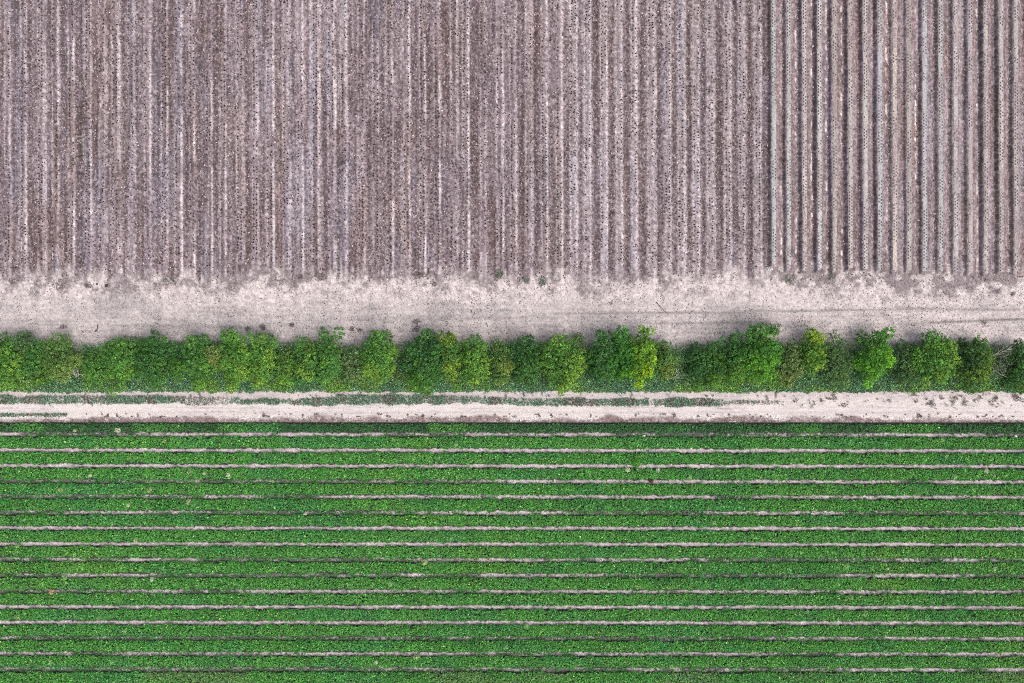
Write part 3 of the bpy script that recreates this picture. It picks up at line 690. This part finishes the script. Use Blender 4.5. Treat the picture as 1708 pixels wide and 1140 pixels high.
G1 = (88, 146, 54); G2 = (74, 130, 54); G3 = (92, 130, 56); BR = (142, 186, 62); BR2 = (124, 180, 58); DK = (58, 110, 50); DU = (92, 124, 70)
tree(4, 600, 31, 44, 5.2, G1, 8500, "bright green tree cut by the left edge of the photo", BR)
tree(36, 572, 17, 17, 4.2, (84, 110, 70), 1900, "thin grey-green tree top poking up right of the leftmost tree", G3, sparse=.3, name="small_tree")
tree(58, 607, 21, 36, 4.2, G2, 4600, "medium green tree second along the lower row at the left", (120, 160, 48), sparse=.1)
tree(94, 597, 29, 39, 4.8, (100, 138, 60), 6200, "olive-yellow tree just left of the bare branched gap", (150, 176, 78), sparse=.12)
tree(153, 612, 17, 28, 3.4, G2, 2500, "small thin dark green tree right of the bare branches", (120, 170, 50), sparse=.25, name="small_tree")
tree(199, 598, 28, 37, 4.8, G1, 6600, "green tree with a yellowish drooping tail over the lane", BR2, lobes=((192, 652, 8, .95), (200, 645, 9, .8), (183, 650, 6, .9)))
tree(254, 601, 34, 41, 5.4, DK, 9000, "broad dark green round tree, largest in the left part", (92, 150, 44), lobes=((293, 613, 12, .95), (296, 628, 9, .9), (256, 563, 10, .2)))
tree(327, 603, 27, 41, 4.8, G2, 7000, "green tree with a lime lobe at its foot", BR2, lobes=((331, 644, 10, 1.2), (320, 570, 11, .7), (344, 566, 9, .3)))
tree(355, 592, 11, 20, 5.0, (116, 142, 66), 1800, "narrow olive-yellow tree between two larger green ones", (160, 170, 80), name="small_tree")
tree(389, 602, 26, 47, 5.6, G1, 9500, "tall yellow-green tree with a squared top, left of centre", BR, lobes=((378, 560, 10, .5), (390, 562, 10, .6), (388, 648, 9, 1.2), (402, 620, 12, 1.1), (405, 590, 10, 1.0)))
tree(433, 601, 25, 43, 4.8, G1, 7200, "bright green tree with a lime right rim, touching the squared-top tree", BR, lobes=((446, 590, 9, 1.2), (430, 640, 11, 1.2), (420, 562, 9, .5), (438, 566, 8, .7), (456, 572, 8, .6)))
tree(474, 613, 16, 34, 3.8, G3, 3300, "dull green slender tree between two brighter trees left of centre", BR2, sparse=.15)
tree(507, 603, 22, 39, 4.8, G2, 5600, "mid green tree with two small lime feet", BR, lobes=((500, 622, 8, 1.1), (514, 628, 9, 1.2), (501, 570, 9, .5)))
tree(545, 595, 21, 42, 5.2, G2, 6000, "green tree with two round knobs on top, left of centre", BR2, lobes=((540, 556, 9, .6), (566, 556, 9.5, .55), (545, 602, 11, 1.1)))
tree(583, 609, 22, 32, 3.8, DU, 3600, "dusty thin-leaved tree right of the knobbed tree", (132, 160, 86), sparse=.3, name="small_tree")
tree(630, 596, 26, 43, 5.4, G1, 8200, "bright green tree just left of the wide middle gap", BR, lobes=((630, 560, 10, .5), (628, 636, 10, 1.1), (615, 620, 9, 1.0)))
tree(664, 625, 12, 18, 2.0, DU, 900, "low dull shrub in the wide middle gap", G3, sparse=.3, name="shrub", cat="shrub")
tree(709, 602, 35, 45, 6.0, DK, 11500, "biggest dark green tree, its foot reaching over the lane", (100, 160, 44), lobes=((712, 556, 9, .6), (700, 645, 11, .75), (712, 650, 11, .7), (716, 632, 11, .6), (698, 628, 10, .8)))
tree(747, 598, 20, 42, 5.4, (78, 124, 46), 6000, "olive green tree fused to the right of the biggest dark tree", (150, 180, 50), lobes=((740, 562, 11, .7), (753, 566, 9, .8)))
tree(793, 603, 23, 39, 4.8, G1, 6200, "lime-rimmed tree right of the olive tree in the middle", BR, lobes=((806, 605, 10, 1.2), (790, 638, 9, 1.2), (793, 565, 9, .2), (778, 572, 7, .2)))
tree(836, 608, 21, 37, 4.0, G3, 4600, "dull olive tree at the very middle of the row", (150, 170, 66), sparse=.1)
tree(877, 602, 25, 42, 4.8, DK, 6800, "dark green flat-topped tree right of the middle", (96, 150, 46))
tree(935, 603, 37, 40, 5.5, G1, 10500, "broad bright green dome tree with a yellow tail over the lane", BR, lobes=((962, 600, 11, 1.2), (965, 618, 10, 1.2), (937, 648, 9, 1.15), (936, 655, 6, 1.3), (930, 568, 11, .8), (945, 640, 9, 1.0)))
tree(966, 566, 6, 9, 2.6, (112, 142, 80), 450, "tiny pale sapling standing above the gap right of the dome tree", G3, sparse=.2, name="small_tree")
tree(1008, 597, 27, 40, 5.2, DK, 7600, "dark green tree with a pointed top, left of the tall lime-edged tree", (84, 150, 44), lobes=((1002, 558, 9, .3),))
tree(1042, 596, 21, 44, 5.2, (60, 128, 40), 6000, "deep green tree with a round knob on top", (110, 176, 44), lobes=((1035, 556, 11, .45),))
tree(1072, 593, 24, 45, 5.8, (84, 142, 40), 8200, "tall tree with a bright lime right edge, right of centre", (166, 206, 36), lobes=((1086, 600, 9, 1.3), (1080, 620, 9, 1.3), (1085, 553, 8, .6), (1066, 640, 9, 1.1), (1069, 548, 5, .7)))
tree(1111, 602, 15, 34, 4.0, G3, 3200, "dull olive slim tree at the right flank of the lime-edged tree", (140, 166, 60), sparse=.15)
tree(1137, 622, 18, 26, 1.6, DU, 1700, "low spiky grass-like shrub in the dip right of centre", (140, 170, 60), sparse=.2, name="shrub", cat="shrub")
tree(1182, 607, 33, 38, 4.4, (58, 108, 50), 8000, "dark green low spreading tree right of the dip", (112, 164, 44), lobes=((1190, 636, 11, .9), (1204, 570, 8, .4)))
tree(1229, 602, 20, 42, 4.8, (66, 122, 50), 5200, "green tree with a pale bitten left shoulder", (110, 164, 50), sparse=.08, lobes=((1228, 560, 8, .4),))
tree(1270, 592, 31, 46, 6.0, (72, 134, 44), 11000, "tallest tree, its bushy top reaching highest up the sand", (120, 190, 44), lobes=((1271, 550, 11, .35), (1258, 600, 10, 1.2), (1254, 552, 8, .2), (1292, 553, 7, .2), (1284, 560, 10, .6)))
tree(1292, 548, 8, 8, 5.0, (96, 100, 72), 500, "small brownish sprig tree at the upper right of the tallest tree", (110, 120, 70), sparse=.45, name="small_tree")
tree(1321, 606, 20, 37, 4.2, (108, 134, 68), 4200, "rusty yellow-green tree right of the tallest tree", (172, 172, 84), sparse=.15)
tree(1358, 590, 20, 38, 5.0, (92, 146, 46), 5400, "yellow-green tree with a knobbly crown in the right part", (168, 198, 54), lobes=((1353, 557, 10, .7), (1364, 565, 10, 1.1)))
tree(1398, 604, 22, 40, 4.4, DU, 5000, "grey-green thin-crowned tree right of the yellow-green one", (116, 150, 60), sparse=.15, lobes=((1409, 638, 11, 1.0), (1390, 560, 9, .3), (1392, 650, 7, .9)))
tree(1461, 595, 29, 41, 5.6, (78, 144, 42), 9000, "round lime-rimmed tree with a peak leaning right", (136, 204, 50), lobes=((1481, 556, 11, .4), (1472, 560, 11, .4), (1478, 600, 11, 1.2), (1448, 640, 9, .9)))
tree(1512, 607, 22, 38, 4.0, (76, 112, 62), 4700, "dull dark green tree right of the round lime-rimmed tree", (110, 150, 60), sparse=.15)
tree(1562, 598, 34, 42, 5.6, G1, 10500, "large bright green tree nearest the right end", BR, lobes=((1588, 600, 11, 1.2), (1586, 580, 10, .9), (1555, 562, 11, .3), (1540, 640, 9, .9), (1575, 618, 10, 1.1)))
tree(1630, 607, 28, 44, 4.8, (56, 94, 44), 7800, "dark shadowy tree with a few lime shoots near the right end", (138, 176, 52), lobes=((1640, 615, 8, 1.1), (1612, 648, 9, .5)))
tree(1674, 602, 17, 32, 3.6, (118, 128, 96), 1700, "sparse grey bare-looking tree second from the right edge", (120, 140, 90), sparse=.45, name="small_tree", pale=True)
tree(1706, 610, 20, 40, 4.8, (50, 96, 42), 5200, "dark green tree cut by the right edge of the photo", (90, 140, 46), lobes=((1703, 652, 6, 1.0),))

# bare branches showing in the gap at the left, and dry stalks near the middle right
def bare(px, py, h, lab, ang, n=7, ln=26, name="bare_shrub"):
    bx, by = W(px, py, 0); lst = []; rs = random.Random(int(px))
    for i in range(n):
        a = ang + rs.uniform(-.9, .9); L = ln / S * rs.uniform(.5, 1)
        p = [(0, 0, -.05)]; x = y = 0
        for s in range(4):
            a += rs.uniform(-.35, .35); x += math.cos(a) * L / 4; y += math.sin(a) * L / 4; p.append((x, y, h * (s + 1) / 4 * rs.uniform(.85, 1)))
        lst.append((p, [.05, .042, .034, .025, .012]))
        for s in (2, 3):
            a2 = a + rs.choice((-1, 1)) * rs.uniform(.5, .9); q = p[s]; l2 = L * .3
            lst.append(([q, (q[0] + math.cos(a2) * l2 * .5, q[1] + math.sin(a2) * l2 * .5, q[2] + .2), (q[0] + math.cos(a2) * l2, q[1] + math.sin(a2) * l2, q[2] + .3)], [.026, .018, .008]))
    o = tubes(name, lst, M_PALEBARK); o.location = (bx, by, 0); tag(o, lab, "shrub", "bare shrubs in the windbreak row")
bare(130, 632, 2.6, "leafless pale-branched shrub in the gap near the left end", 1.35, 7, 36)
bare(1110, 634, 1.6, "bundle of long pale dry stalks right of the lime-edged tree", .75, 8, 30, "dry_stalks")
bare(1640, 600, 3.0, "leafless grey shrub with branches reaching right, near the right end", .1, 6, 44)
bare(588, 612, 2.6, "dry twiggy shrub in the dusty tree left of the middle gap", .9, 6, 20)
bare(1240, 612, 3.0, "pale dead branches under the bitten-shouldered tree", 2.2, 5, 26, "bare_shrub")
for o_ in list(col.objects):
    pass
